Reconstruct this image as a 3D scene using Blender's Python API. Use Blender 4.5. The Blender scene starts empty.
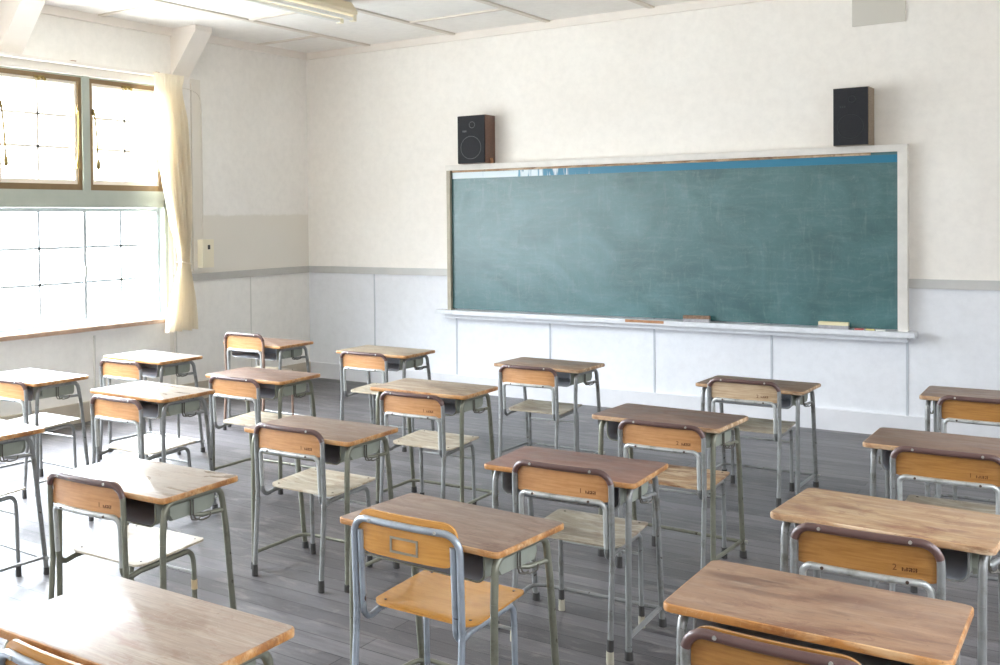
import bpy, bmesh, math, random
from mathutils import Vector, Matrix
random.seed(7)
SC = bpy.context.scene
COL = SC.collection
PI = math.pi

# ------------------------------------------------------------------ helpers
def lin(c):
    return tuple(((v/255)/12.92 if v/255 <= .04045 else ((v/255+.055)/1.055)**2.4) for v in c)+(1,)

def tag(o, label=None, cat=None, group=None, kind=None):
    if label: o['label'] = label
    if cat: o['category'] = cat
    if group: o['group'] = group
    if kind: o['kind'] = kind
    return o

def obj(name, bm, mat, parent=None, smooth=None, loc=None):
    me = bpy.data.meshes.new(name)
    bmesh.ops.recalc_face_normals(bm, faces=bm.faces)
    bm.to_mesh(me); bm.free()
    for m in (mat if isinstance(mat, (list, tuple)) else [mat]): me.materials.append(m)
    if smooth is not None:
        me.polygons.foreach_set('use_smooth', [True]*len(me.polygons))
        if smooth < 180: me.set_sharp_from_angle(angle=math.radians(smooth))
    o = bpy.data.objects.new(name, me); COL.objects.link(o)
    if parent: o.parent = parent
    if loc: o.location = loc
    return o

def empty(name, loc=(0,0,0), rz=0):
    o = bpy.data.objects.new(name, None); COL.objects.link(o)
    o.location = loc; o.rotation_euler = (0,0,rz); o.empty_display_size = .1
    return o

def box(bm, x0, x1, y0, y1, z0, z1, mi=0):
    vs = [bm.verts.new(p) for p in [(x0,y0,z0),(x1,y0,z0),(x1,y1,z0),(x0,y1,z0),(x0,y0,z1),(x1,y0,z1),(x1,y1,z1),(x0,y1,z1)]]
    fs = []
    for f in ((0,3,2,1),(4,5,6,7),(0,1,5,4),(1,2,6,5),(2,3,7,6),(3,0,4,7)):
        g = bm.faces.new([vs[i] for i in f]); g.material_index = mi; fs.append(g)
    return vs

def bev(bm, w, seg=2, ang=40):
    es = [e for e in bm.edges if len(e.link_faces) == 2 and e.calc_face_angle(0) > math.radians(ang)]
    bmesh.ops.bevel(bm, geom=es, offset=w, segments=seg, profile=.5, affect='EDGES', clamp_overlap=True)

def bbox(x0, x1, y0, y1, z0, z1, w=0, seg=2):
    bm = bmesh.new(); box(bm, x0, x1, y0, y1, z0, z1)
    if w: bev(bm, w, seg)
    return bm

def fillet(pts, r, n=7):
    """polyline with rounded corners; r is a number or one value per inner point"""
    pts = [Vector(p) for p in pts]; out = [pts[0]]
    for i in range(1, len(pts)-1):
        rr = r if not isinstance(r, (list, tuple)) else r[i-1]
        a, b, c = pts[i-1], pts[i], pts[i+1]
        u = (a-b).normalized(); v = (c-b).normalized()
        ang = u.angle(v)
        if rr <= 0 or ang > PI-.02: out.append(b); continue
        d = min(rr/math.tan(ang/2), (a-b).length*(.98 if i == 1 else .49), (c-b).length*(.98 if i == len(pts)-2 else .49))
        R = d*math.tan(ang/2)
        cen = b+(u+v).normalized()*(R/math.sin(ang/2))
        p0 = b+u*d; p1 = b+v*d
        e0 = (p0-cen); e1 = (p1-cen); tot = e0.angle(e1)
        for k in range(n+1):
            t = k/n
            out.append(cen+(e0*math.sin((1-t)*tot)+e1*math.sin(t*tot))/math.sin(tot))
    out.append(pts[-1])
    return out

def tube(bm, pts, r, n=10, cap=True, sy=1.0, mi=0):
    pts = [Vector(p) for p in pts]
    rings = []; up = None
    for i, p in enumerate(pts):
        if i == 0: t = pts[1]-p
        elif i == len(pts)-1: t = p-pts[i-1]
        else: t = (pts[i+1]-p).normalized()+(p-pts[i-1]).normalized()
        t.normalize()
        if up is None:
            up = Vector((1,0,0)) if abs(t.x) < .8 else Vector((0,0,1))
        up = (up-t*up.dot(t)).normalized(); s = t.cross(up)
        rr = r(i/(len(pts)-1)) if callable(r) else r
        rings.append([bm.verts.new(p+up*math.cos(2*PI*k/n)*rr+s*math.sin(2*PI*k/n)*rr*sy) for k in range(n)])
    for a, b in zip(rings, rings[1:]):
        for k in range(n):
            f = bm.faces.new((a[k], a[(k+1)%n], b[(k+1)%n], b[k])); f.material_index = mi
    if cap:
        bm.faces.new(list(reversed(rings[0]))); bm.faces.new(rings[-1])
    return bm

def T(pts, r, **k):
    bm = bmesh.new(); tube(bm, pts, r, **k); return bm

def rounded_outline(w, d, r, n=6):
    out = []
    for cx, cy, a0 in ((w/2-r, d/2-r, 0), (-w/2+r, d/2-r, PI/2), (-w/2+r, -d/2+r, PI), (w/2-r, -d/2+r, 1.5*PI)):
        for k in range(n+1):
            a = a0+PI/2*k/n; out.append((cx+r*math.cos(a), cy+r*math.sin(a)))
    return out

def slab(w, d, r, z0, z1, e=.004, top_mi=0, side_mi=1):
    """rounded rectangle slab with softened rim: top face one material, rim another"""
    bm = bmesh.new(); base = rounded_outline(w, d, r)
    def ring(ins, z):
        return [bm.verts.new((x*(1-2*ins/w), y*(1-2*ins/d), z)) for x, y in base]
    rs = [ring(e*1.6, z0), ring(e*.3, z0+e*.7), ring(0, z0+e*1.6), ring(0, z1-e*1.4), ring(e*.35, z1-e*.5), ring(e*1.3, z1)]
    n = len(base)
    for i, (a, b) in enumerate(zip(rs, rs[1:])):
        for k in range(n):
            f = bm.faces.new((a[k], a[(k+1)%n], b[(k+1)%n], b[k])); f.material_index = side_mi
    f = bm.faces.new(rs[-1]); f.material_index = top_mi
    f = bm.faces.new(list(reversed(rs[0]))); f.material_index = side_mi
    return bm

# ------------------------------------------------------------------ materials
def newmat(name):
    m = bpy.data.materials.new(name); m.use_nodes = True
    nt = m.node_tree; b = nt.nodes['Principled BSDF']
    return m, nt, b
def N(nt, t, **kw):
    n = nt.nodes.new(t)
    for k, v in kw.items():
        if k in n.inputs: n.inputs[k].default_value = v
        else: setattr(n, k, v)
    return n
def ramp(nt, stops, fac):
    n = nt.nodes.new('ShaderNodeValToRGB'); cr = n.color_ramp
    while len(cr.elements) < len(stops): cr.elements.new(.5)
    for e, (p, c) in zip(cr.elements, stops): e.position = p; e.color = c
    nt.links.new(fac, n.inputs['Fac']); return n
def mixc(nt, fac, a, b, mode='MIX'):
    n = nt.nodes.new('ShaderNodeMix'); n.data_type = 'RGBA'; n.blend_type = mode
    for sock, v in ((n.inputs['Factor'], fac), (n.inputs[6], a), (n.inputs[7], b)):
        if hasattr(v, 'links') or isinstance(v, bpy.types.NodeSocket): nt.links.new(v, sock)
        else: sock.default_value = v
    return n.outputs[2]
def coords(nt, scale=(1,1,1), loc=(0,0,0), kind='Object'):
    tc = nt.nodes.new('ShaderNodeTexCoord'); mp = nt.nodes.new('ShaderNodeMapping')
    mp.inputs['Scale'].default_value = scale; mp.inputs['Location'].default_value = loc
    nt.links.new(tc.outputs[kind], mp.inputs['Vector']); return mp.outputs['Vector']
def noise(nt, vec, scale, detail=4, rough=.6, dist=0):
    n = N(nt, 'ShaderNodeTexNoise'); n.inputs['Scale'].default_value = scale
    n.inputs['Detail'].default_value = detail; n.inputs['Roughness'].default_value = rough; n.inputs['Distortion'].default_value = dist
    nt.links.new(vec, n.inputs['Vector']); return n.outputs['Fac']
def bump(nt, b, h, s, d=.01):
    n = nt.nodes.new('ShaderNodeBump'); n.inputs['Strength'].default_value = s; n.inputs['Distance'].default_value = d
    nt.links.new(h, n.inputs['Height']); nt.links.new(n.outputs[0], b.inputs['Normal'])
def setp(b, **k):
    for a, v in k.items():
        b.inputs[{'rough':'Roughness','metal':'Metallic','coat':'Coat Weight','coatr':'Coat Roughness','spec':'Specular IOR Level','col':'Base Color','sheen':'Sheen Weight'}[a]].default_value = v

def plain(name, c, rough=.6, metal=0, var=.0, vs=6, **k):
    m, nt, b = newmat(name); c = lin(c)
    if var:
        n = noise(nt, coords(nt), vs, 5)
        d = tuple(x*(1-var) for x in c[:3])+(1,); e = tuple(min(1, x*(1+var*.6)) for x in c[:3])+(1,)
        r = ramp(nt, [(.3, d), (.7, e)], n); nt.links.new(r.outputs[0], b.inputs['Base Color'])
    else: b.inputs['Base Color'].default_value = c
    setp(b, rough=rough, metal=metal, **k); return m

def wall_paint(name, c, c2, patch=None):
    m, nt, b = newmat(name)
    v = coords(nt)
    n1 = noise(nt, v, .9, 4, .6, .4); n2 = noise(nt, v, 14, 6, .7)
    r = ramp(nt, [(.35, lin(c2)), (.65, lin(c))], n1)
    r2 = ramp(nt, [(.25, (.93,.93,.93,1)), (.6, (1,1,1,1))], n2)
    out = mixc(nt, 1.0, r.outputs[0], r2.outputs[0], 'MULTIPLY')
    if patch:   # repainted band of greyer plaster above the rail, ragged upper edge
        tc = nt.nodes.new('ShaderNodeTexCoord'); sp = nt.nodes.new('ShaderNodeSeparateXYZ')
        nt.links.new(tc.outputs['Object'], sp.inputs[0])
        n3 = noise(nt, v, 7, 5)
        a = N(nt, 'ShaderNodeMath', operation='MULTIPLY_ADD'); a.inputs[1].default_value = .05
        nt.links.new(n3, a.inputs[0]); nt.links.new(sp.outputs['Z'], a.inputs[2])
        mr = N(nt, 'ShaderNodeMapRange'); mr.inputs['From Min'].default_value = patch[0]; mr.inputs['From Max'].default_value = patch[0]+.02
        mr.inputs['To Min'].default_value = 1; mr.inputs['To Max'].default_value = 0
        nt.links.new(a.outputs[0], mr.inputs['Value'])
        out = mixc(nt, mr.outputs[0], out, lin(patch[1]))
    nt.links.new(out, b.inputs['Base Color']); setp(b, rough=.75)
    bump(nt, b, n2, .08, .004); return m

M = {}
M['plaster'] = wall_paint('cream_plaster', (247,243,237), (242,237,230))
M['plaster_side'] = wall_paint('cream_plaster_side', (246,243,238), (240,236,230), patch=(1.68, (228,223,213)))
M['panel'] = wall_paint('white_panel_board', (234,236,240), (228,229,233))
M['panel_side'] = wall_paint('grey_panel_board', (243,240,234), (236,232,225))
M['rail'] = plain('grey_rail_paint', (186,183,177), .55, var=.08, vs=5)
M['rail_front'] = plain('pale_rail_paint', (196,195,192), .55, var=.08, vs=5)
M['batten'] = plain('panel_batten_paint', (190,194,200), .6)
M['batten_side'] = plain('pale_side_batten', (214,211,203), .6)
M['base'] = plain('white_baseboard_paint', (222,222,225), .5, var=.05)
M['base_side'] = plain('beige_baseboard_paint', (190,178,160), .55, var=.08)
M['ceil'] = wall_paint('white_ceiling_board', (246,243,238), (242,239,234))
M['ceil_batten'] = plain('ceiling_batten_paint', (220,211,200), .6)
M['cove'] = plain('cream_cove_paint', (238,231,223), .6, var=.03)
M['alu'] = plain('aluminium_window_frame', (205,212,216), .35, .3)
M['alu_dark'] = plain('grey_window_frame', (176,182,172), .45, .2, var=.05)
M['brownsash'] = plain('brown_painted_sash', (128,104,72), .5, var=.12, vs=8)
M['creamsash'] = plain('cream_painted_sash', (238,230,218), .55)
M['whitewood'] = plain('white_wood_rail', (235,230,222), .5)
M['brass'] = plain('old_brass', (150,130,80), .35, .8)
M['sill'] = plain('window_sill_wood', (206,186,166), .45, var=.15, vs=9)
M['silledge'] = plain('window_sill_bare_edge', (190,158,134), .55, var=.35, vs=5)
M['ivory'] = plain('ivory_plastic', (236,228,205), .4)
M['ivory2'] = plain('raceway_cover', (228,222,212), .45)
M['black'] = plain('black_plastic', (28,28,31), .5)
M['darkhole'] = plain('dark_switch_key', (60,60,58), .5)
M['grille'] = plain('black_speaker_grille', (36,37,42), .8, var=.15, vs=60)
M['ring'] = plain('grey_speaker_ring', (96,97,100), .5)
M['ring_dark'] = plain('dark_speaker_ring', (54,55,59), .6)
M['cream_lamp'] = plain('cream_lamp_body', (240,228,200), .45)
M['tube_glass'] = plain('fluorescent_tube_glass', (245,244,240), .2)
M['cover'] = plain('grey_cover_board', (208,204,195), .6)
M['chalk_white'] = plain('white_chalk', (238,238,232), .9)
M['chalk_red'] = plain('red_chalk', (214,120,116), .9)
M['chalk_yellow'] = plain('yellow_chalk', (232,218,150), .9)
M['felt'] = plain('eraser_felt', (170,168,172), .95, var=.2, vs=60)
M['eraser_cream'] = plain('cream_eraser_top', (224,214,176), .7, var=.05)
M['eraser_brown'] = plain('brown_eraser_top', (150,120,98), .8, var=.4, vs=40)
M['bare_wood'] = plain('bare_wood', (176,128,92), .7, var=.25, vs=20)
M['rubber'] = plain('dark_rubber', (62,60,58), .7)
M['rubber_pale'] = plain('pale_rubber', (176,170,152), .7)
M['brown_vinyl'] = plain('brown_tube_paint', (92,66,62), .33, var=.18, vs=14, coat=.3)
M['stamp'] = plain('faded_dark_ink', (96,56,24), .8)
M['holder'] = plain('steel_label_holder', (170,164,150), .35, .8)
M['screw'] = plain('steel_screw', (205,205,200), .3, .8)
M['screw_dark'] = plain('dark_screw', (70,52,40), .5)
M['tape'] = plain('tan_tape', (205,180,140), .6)

def tube_metal(name, c, rust, rough=.38, seed=0):
    m, nt, b = newmat(name); v = coords(nt, loc=(seed, 0, 0))
    n = noise(nt, v, 9, 6, .7); n2 = noise(nt, v, 34, 4, .6)
    r = ramp(nt, [(.3, lin(rust)), (.47, lin(c)), (.8, tuple(min(1, x*1.18) for x in lin(c)[:3])+(1,))], n)
    r2 = ramp(nt, [(.27, lin((120,92,70))), (.34, (1,1,1,1))], n2)
    out = mixc(nt, 1.0, r.outputs[0], r2.outputs[0], 'MULTIPLY')
    nt.links.new(out, b.inputs['Base Color']); setp(b, rough=rough, metal=.45); return m
M['tube'] = tube_metal('grey_painted_tube', (140,141,140), (106,103,96))
M['tube_silver'] = tube_metal('silver_painted_tube', (160,168,178), (130,136,142), .28, 3)
M['tube_olive'] = tube_metal('olive_grey_tube', (124,124,110), (94,88,74), .38, 8)
M['tube_bright'] = tube_metal('pale_silver_tube', (186,188,186), (138,136,128), .33, 5)
M['tube_brownish'] = tube_metal('rusty_tan_tube', (140,116,102), (104,82,72), .45, 6)
M['hook'] = plain('dark_hook_wire', (98,94,86), .4, .6)
M['tray'] = plain('grey_green_steel_tray', (150,154,142), .5, .2, var=.1, vs=12)
M['tray_in'] = plain('brightened_tray_interior', (168,174,184), .5, .1, var=.15)  # lighter than the tray: light inside the opening put into the colour

def worn_wood(name, c, dark, light, seed, rough=.36, amt=.5, grain=1.0):
    """old varnished board: stretched grain, dark blotches, pale rubbed patches"""
    m, nt, b = newmat(name)
    v1 = coords(nt, (1.2, 6, 6), (seed*3.1, seed*1.7, 0)); v2 = coords(nt, (1, 2.2, 2), (seed*5.3, -seed, 0)); v3 = coords(nt, (3, 60, 60), (seed, seed, 0))
    n1 = noise(nt, v1, 4, 6, .65, .6); n2 = noise(nt, v2, 4.2, 5, .62, 1.0); n3 = noise(nt, v3, 3, 3, .5)
    a = ramp(nt, [(.37, lin(dark)), (.52, lin(c)), (.75, lin(c))], n2)
    s = ramp(nt, [(.47, (0,0,0,1)), (.62, (amt*1.25,)*3+(1,))], n1)
    o = mixc(nt, s.outputs[0], a.outputs[0], lin(light))
    n6 = noise(nt, coords(nt, (1, 1.5, 1), (seed*2.3, seed, 0)), 9, 6, .7, 1.6)
    st = ramp(nt, [(.53, (0,0,0,1)), (.64, (.5,.5,.5,1))], n6)
    o = mixc(nt, st.outputs[0], o, lin(tuple(v*k for v, k in zip(dark, (.98,.88,.86)))))
    n7 = noise(nt, coords(nt, (1, 1, 1), (seed, seed*4, 0)), 3.5, 3, .5, 5)
    sc = ramp(nt, [(.492, (0,0,0,1)), (.5, (.4,.4,.4,1)), (.508, (0,0,0,1))], n7)
    o = mixc(nt, sc.outputs[0], o, lin(light))
    g = ramp(nt, [(.3, (1-.2*grain,)*3+(1,)), (.62, (1.0,)*3+(1,))], n3)
    o = mixc(nt, 1.0, o, g.outputs[0], 'MULTIPLY')
    sp = noise(nt, coords(nt, loc=(seed, 2, 0)), 55, 3, .5)
    q = ramp(nt, [(.24, lin(dark)), (.29, (1,1,1,1))], sp)
    o = mixc(nt, .55, o, q.outputs[0], 'MULTIPLY')
    nt.links.new(o, b.inputs['Base Color'])
    rr = ramp(nt, [(.3, (rough-.07,)*3+(1,)), (.7, (rough+.12,)*3+(1,))], n2)
    nt.links.new(rr.outputs[0], b.inputs['Roughness'])
    setp(b, spec=.5); bump(nt, b, n3, .06, .002); return m

def ply(name, c, dark, seed, rough=.3, coat=.35):
    m, nt, b = newmat(name)
    v = coords(nt, (1.5, 8, 22), (seed, seed*2, seed)); v2 = coords(nt, loc=(seed*2, 0, 0))
    n = noise(nt, v, 5, 4, .6, .3); n2 = noise(nt, v2, 7, 5, .65)
    r = ramp(nt, [(.3, lin(dark)), (.6, lin(c))], n)
    r2 = ramp(nt, [(.3, (.84,.80,.74,1)), (.5, (1,1,1,1))], n2)
    o = mixc(nt, 1.0, r.outputs[0], r2.outputs[0], 'MULTIPLY')
    nt.links.new(o, b.inputs['Base Color']); setp(b, rough=rough, coat=coat, coatr=.25); return m

M['edge_amber'] = worn_wood('amber_varnish_edge', (184,128,70), (128,84,50), (206,170,128), 2, .34, .7, .6)
M['edge_dull'] = worn_wood('worn_pale_edge', (176,140,104), (128,92,64), (214,190,160), 4, .5, .8, .4)
M['ply_orange'] = ply('orange_plywood', (196,146,98), (176,122,74), 1)
M['ply_amber'] = ply('amber_plywood', (166,118,60), (138,92,40), 3)
M['ply_new'] = ply('new_yellow_plywood', (206,150,76), (188,128,58), 5, .22, .5)
M['ply_pale'] = ply('faded_plywood', (190,166,136), (164,136,104), 7, .5, .1)
M['seat_pale'] = worn_wood('worn_pale_seat', (190,176,152), (160,140,112), (214,206,190), 9, .4, .6, .5)
M['seat_grey'] = worn_wood('worn_grey_seat', (158,146,126), (128,114,96), (186,178,162), 12, .45, .6, .5)
M['seat_tan'] = worn_wood('worn_tan_seat', (170,128,88), (136,96,64), (210,186,150), 15, .38, .7, .5)

# floor planks
m, nt, b = newmat('grey_weathered_floor_planks'); M['floor'] = m
v = coords(nt)
br = N(nt, 'ShaderNodeTexBrick'); nt.links.new(v, br.inputs['Vector'])
br.offset = .37; br.offset_frequency = 2
for k, val in (('Scale', 1.0), ('Mortar Size', .003), ('Mortar Smooth', .2), ('Bias', 0), ('Brick Width', 2.75), ('Row Height', .112)): br.inputs[k].default_value = val
br.inputs['Color1'].default_value = lin((108,105,107)); br.inputs['Color2'].default_value = lin((78,75,77)); br.inputs['Mortar'].default_value = lin((40,38,38))
n1 = noise(nt, coords(nt, (1.0, 14, 1)), 3.2, 6, .7, .3); n2 = noise(nt, coords(nt, (1, 1, 1), (4, 2, 0)), .9, 4, .6, .5); n4 = noise(nt, coords(nt, (3, 90, 1)), 3, 2)
g = ramp(nt, [(.3, (.55,.54,.54,1)), (.55, (1,1,1,1)), (.75, (1.14,1.12,1.10,1))], n1)
o = mixc(nt, 1.0, br.outputs['Color'], g.outputs[0], 'MULTIPLY')
d = ramp(nt, [(.35, (.84,.83,.84,1)), (.65, (1.06,1.06,1.06,1))], n2)
o = mixc(nt, 1.0, o, d.outputs[0], 'MULTIPLY')
n5 = noise(nt, coords(nt, (1.3, 4, 1), (7, 1, 0)), 2.6, 6, .7, 1.2)
s = ramp(nt, [(.52, (0,0,0,1)), (.68, (.6,.6,.6,1))], n5)
o = mixc(nt, s.outputs[0], o, lin((132,126,122)))
nt.links.new(o, b.inputs['Base Color'])
rr = ramp(nt, [(.3, (.30,)*3+(1,)), (.7, (.48,)*3+(1,))], n1); nt.links.new(rr.outputs[0], b.inputs['Roughness'])
n8 = noise(nt, coords(nt, (.5, 9, 1), (2, 0, 0)), 2.2, 3, .5)
h8 = N(nt, 'ShaderNodeMath', operation='MULTIPLY_ADD'); nt.links.new(n8, h8.inputs[0]); h8.inputs[1].default_value = 3.0; nt.links.new(n4, h8.inputs[2])
hh = N(nt, 'ShaderNodeMath', operation='MULTIPLY_ADD'); nt.links.new(br.outputs['Fac'], hh.inputs[0]); hh.inputs[1].default_value = -1.0
nt.links.new(h8.outputs[0], hh.inputs[2]); bump(nt, b, hh.outputs[0], .22, .003)

# blackboard slate green with chalk dust
m, nt, b = newmat('green_chalkboard'); M['board'] = m
n1 = noise(nt, coords(nt, (1, 1, 1.4)), 1.5, 6, .66, 1.0); n2 = noise(nt, coords(nt, (1.5, 1, 9)), 3, 5, .7, .4); n3 = noise(nt, coords(nt, (9, 1, 1.2), (3, 0, 0)), 3, 5, .7, .6)
a = ramp(nt, [(.35, (0,0,0,1)), (.7, (.5,.5,.5,1))], n1)
o = mixc(nt, a.outputs[0], lin((20,78,80)), lin((88,136,140)))
a2 = ramp(nt, [(.5, (0,0,0,1)), (.8, (.16,.16,.16,1))], n2); o = mixc(nt, a2.outputs[0], o, lin((150,174,172)))
a3 = ramp(nt, [(.55, (0,0,0,1)), (.8, (.20,.20,.20,1))], n3); o = mixc(nt, a3.outputs[0], o, lin((150,174,172)))
wv = noise(nt, coords(nt, (1,1,1), (9,0,4)), 5, 2, .4, 3.5)
a4 = ramp(nt, [(.485, (0,0,0,1)), (.5, (.06,.06,.06,1)), (.515, (0,0,0,1))], wv); o = mixc(nt, a4.outputs[0], o, lin((190,204,200)))
nt.links.new(o, b.inputs['Base Color']); setp(b, rough=.36, spec=.85)

# blue strip, broken into white patches towards its left end
m, nt, b = newmat('blue_tape_strip'); M['blue'] = m
tc = nt.nodes.new('ShaderNodeTexCoord'); sp = nt.nodes.new('ShaderNodeSeparateXYZ'); nt.links.new(tc.outputs['Object'], sp.inputs[0])
n1 = noise(nt, coords(nt, (14, 1, 1.5)), 1.4, 4, .6, .3)
mr = N(nt, 'ShaderNodeMapRange'); mr.inputs['From Min'].default_value = 1.8; mr.inputs['From Max'].default_value = 3.6
mr.inputs['To Min'].default_value = .30; mr.inputs['To Max'].default_value = -.24
nt.links.new(sp.outputs['X'], mr.inputs['Value'])
ad = N(nt, 'ShaderNodeMath', operation='ADD'); nt.links.new(mr.outputs[0], ad.inputs[0]); nt.links.new(n1, ad.inputs[1])
r = ramp(nt, [(.50, (0,0,0,1)), (.58, (1,1,1,1))], ad.outputs[0])
o = mixc(nt, r.outputs[0], lin((24,118,150)), lin((206,218,224)))
nt.links.new(o, b.inputs['Base Color']); setp(b, rough=.35)

M['board_frame'] = plain('pale_frame_paint', (226,222,216), .5, var=.08, vs=10)
M['board_frame_left'] = plain('worn_olive_frame', (172,164,146), .55, var=.15, vs=14)
M['board_tray'] = plain('chalky_white_tray', (222,224,228), .6, var=.08, vs=16)
M['wood_brown'] = ply('brown_speaker_veneer', (112,78,62), (84,56,44), 21, .4, .1)
M['wood_tan'] = ply('tan_speaker_veneer', (150,132,110), (120,102,84), 23, .45, .1)

# curtain
m, nt, b = newmat('cream_curtain_cloth'); M['curtain'] = m
b.inputs['Base Color'].default_value = lin((240,231,212)); setp(b, rough=.85)
tr = N(nt, 'ShaderNodeBsdfTranslucent'); tr.inputs['Color'].default_value = lin((250,244,232))
mx = N(nt, 'ShaderNodeMixShader'); mx.inputs[0].default_value = .28
out = nt.nodes['Material Output']
nt.links.new(b.outputs[0], mx.inputs[1]); nt.links.new(tr.outputs[0], mx.inputs[2]); nt.links.new(mx.outputs[0], out.inputs[0])

# window glass: thin pane, passes light, faint mirror
m, nt, b = newmat('window_glass'); M['glass'] = m
nt.nodes.remove(b); out = nt.nodes['Material Output']
t = N(nt, 'ShaderNodeBsdfTransparent'); t.inputs[0].default_value = (.96,.97,.97,1)
g = N(nt, 'ShaderNodeBsdfGlossy'); g.inputs['Roughness'].default_value = .02
mx = N(nt, 'ShaderNodeMixShader'); mx.inputs[0].default_value = .06
nt.links.new(t.outputs[0], mx.inputs[1]); nt.links.new(g.outputs[0], mx.inputs[2]); nt.links.new(mx.outputs[0], out.inputs[0])

# glass of the added windows: grey tint sets how much fill light enters
m, nt, b = newmat('dimmed_fill_glass'); M['glass_dim'] = m
nt.nodes.remove(b); out = nt.nodes['Material Output']
t = N(nt, 'ShaderNodeBsdfTransparent'); t.inputs[0].default_value = (.38,.38,.38,1)
g = N(nt, 'ShaderNodeBsdfGlossy'); g.inputs['Roughness'].default_value = .1
mx = N(nt, 'ShaderNodeMixShader'); mx.inputs[0].default_value = .06
nt.links.new(t.outputs[0], mx.inputs[1]); nt.links.new(g.outputs[0], mx.inputs[2]); nt.links.new(mx.outputs[0], out.inputs[0])

# ------------------------------------------------------------------ room shell
RX, RY, H = 8.1, -10.2, 3.313
RAIL0, RAIL1, BASE = 1.072, 1.138, .156
def struct(name, bm, mat, parent=None, smooth=None):
    o = obj(name, bm, mat, parent, smooth)
    if not parent: o['kind'] = 'structure'
    return o
struct('floor', bbox(-.25, RX+.15, RY-.15, .15, -.12, 0), M['floor'])
struct('ceiling', bbox(-.25, RX+.15, RY-.15, .15, H, H+.12), M['ceil'])
struct('wall_front', bbox(-.25, RX+.15, 0, .15, 0, H), M['plaster'])
# right side: unseen window band added to fill the left wall with light
CY0, CY1, CZ0, CZ1 = -9.3, -2.6, 1.0, 2.75
bm = bmesh.new()
box(bm, RX, RX+.15, CY1, 0, 0, H); box(bm, RX, RX+.15, RY-.15, CY0, 0, H)
box(bm, RX, RX+.15, CY0, CY1, 0, CZ0); box(bm, RX, RX+.15, CY0, CY1, CZ1, H)
struct('wall_right', bm, M['plaster'])
struct('wall_back', bbox(-.25, RX+.15, RY-.15, RY, 0, H), M['plaster'])
# window wall: solid pieces around one long band of windows
WT, WB, RLZ0, RLZ1 = 2.80, .775, 1.735, 1.875     # head, sill, transom rail
WY1 = -1.985                                      # band starts here and runs to the back
PITCH = .9
NW = 8
WY0 = WY1-PITCH*NW
bm = bmesh.new()
box(bm, -.18, 0, WY1, 0, 0, H)
box(bm, -.18, 0, RY, WY0, 0, H)
box(bm, -.18, 0, WY0, WY1, WT, H)
struct('wall_left', bm, M['plaster_side'])
struct('trim_1', bbox(-.18, 0, WY0, WY1, 0, WB-.03), M['panel_side'])

# dado panels, rail, battens, baseboards
struct('trim_2', bbox(0, RX, -.012, 0, BASE, RAIL0), M['panel'])
struct('trim_3', bbox(0, RX, -.030, 0, RAIL0, RAIL1, .004), M['rail_front'])
bm = bmesh.new()
for x in (.828, 1.752, 2.69, 3.62, 4.537, 5.462, 6.39, 7.32): box(bm, x-.0075, x+.0075, -.016, -.010, BASE, RAIL0)
struct('trim_4', bm, M['batten'])
struct('baseboard_front', bbox(0, RX, -.035, 0, 0, BASE, .005), M['base'])
struct('trim_5', bbox(0, .012, WY1+.05, -.012, BASE, RAIL0), M['panel_side'])
struct('trim_6', bbox(0, .030, WY1+.05, -.03, RAIL0, RAIL1, .004), M['rail'])
bm = bmesh.new()
for y in (-.92, -1.92, -2.85, -3.78, -4.71, -5.64): box(bm, 0, .0145, y-.007, y+.007, BASE, (RAIL0 if y > WY1 else WB-.04))
struct('trim_7', bm, M['batten_side'])
struct('baseboard_left', bbox(0, .035, RY, -.035, 0, BASE, .005), M['base_side'])
struct('baseboard_right', bbox(RX-.035, RX, RY, -.035, 0, BASE, .005), M['base'])
# coves
struct('trim_8', bbox(.03, RX, -.03, 0, 3.245, H, .003), M['cove'])
struct('trim_9', bbox(0, .03, RY, 0, 3.245, H, .003), M['cove'])
# ceiling battens, laid in a broken bond
bm = bmesh.new()
xs = [.80, 1.755, 2.70, 3.62, 4.56, 5.5, 6.44, 7.38]
for x in xs: box(bm, x-.024, x+.024, RY, -.03, H-.014, H)
edges = [.03]+xs+[RX]
for i, (a, b2) in enumerate(zip(edges, edges[1:])):
    y = -.78 if i % 2 == 0 else -1.79
    while y > RY:
        box(bm, a+.0, b2-.0, y-.024, y+.024, H-.0125, H); y -= 1.97
struct('trim_10', bm, M['ceil_batten'])

# haunch brackets carrying the ceiling beams
def haunch(y0):
    bm = bmesh.new(); y1 = y0+.21
    prof = [(0, 2.88), (0, H), (.31, H), (.31, 3.265)]
    a = [bm.verts.new((x, y0, z)) for x, z in prof]; c = [bm.verts.new((x, y1, z)) for x, z in prof]
    bm.faces.new(a); bm.faces.new(list(reversed(c)))
    for i in range(4):
        j = (i+1) % 4; bm.faces.new((a[i], c[i], c[j], a[j]))
    bev(bm, .006, 1)
    return bm
for k in range(4):
    struct('trim_%d' % (11+k), haunch(-1.93-1.80*k), M['cove'])
# slim pilaster under the first bracket
struct('trim_20', bbox(0, .022, -1.93, -1.72, RAIL1, 2.88, .003), M['plaster_side'])

# ------------------------------------------------------------------ windows
def ring_frame(bm, x0, x1, y0, y1, z0, z1, w, wb=None, mi=0):
    wb = wb or w
    box(bm, x0, x1, y0, y0+w, z0, z1, mi); box(bm, x0, x1, y1-w, y1, z0, z1, mi)
    box(bm, x0, x1, y0+w, y1-w, z1-w, z1, mi); box(bm, x0, x1, y0+w, y1-w, z0, z0+wb, mi)

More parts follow.
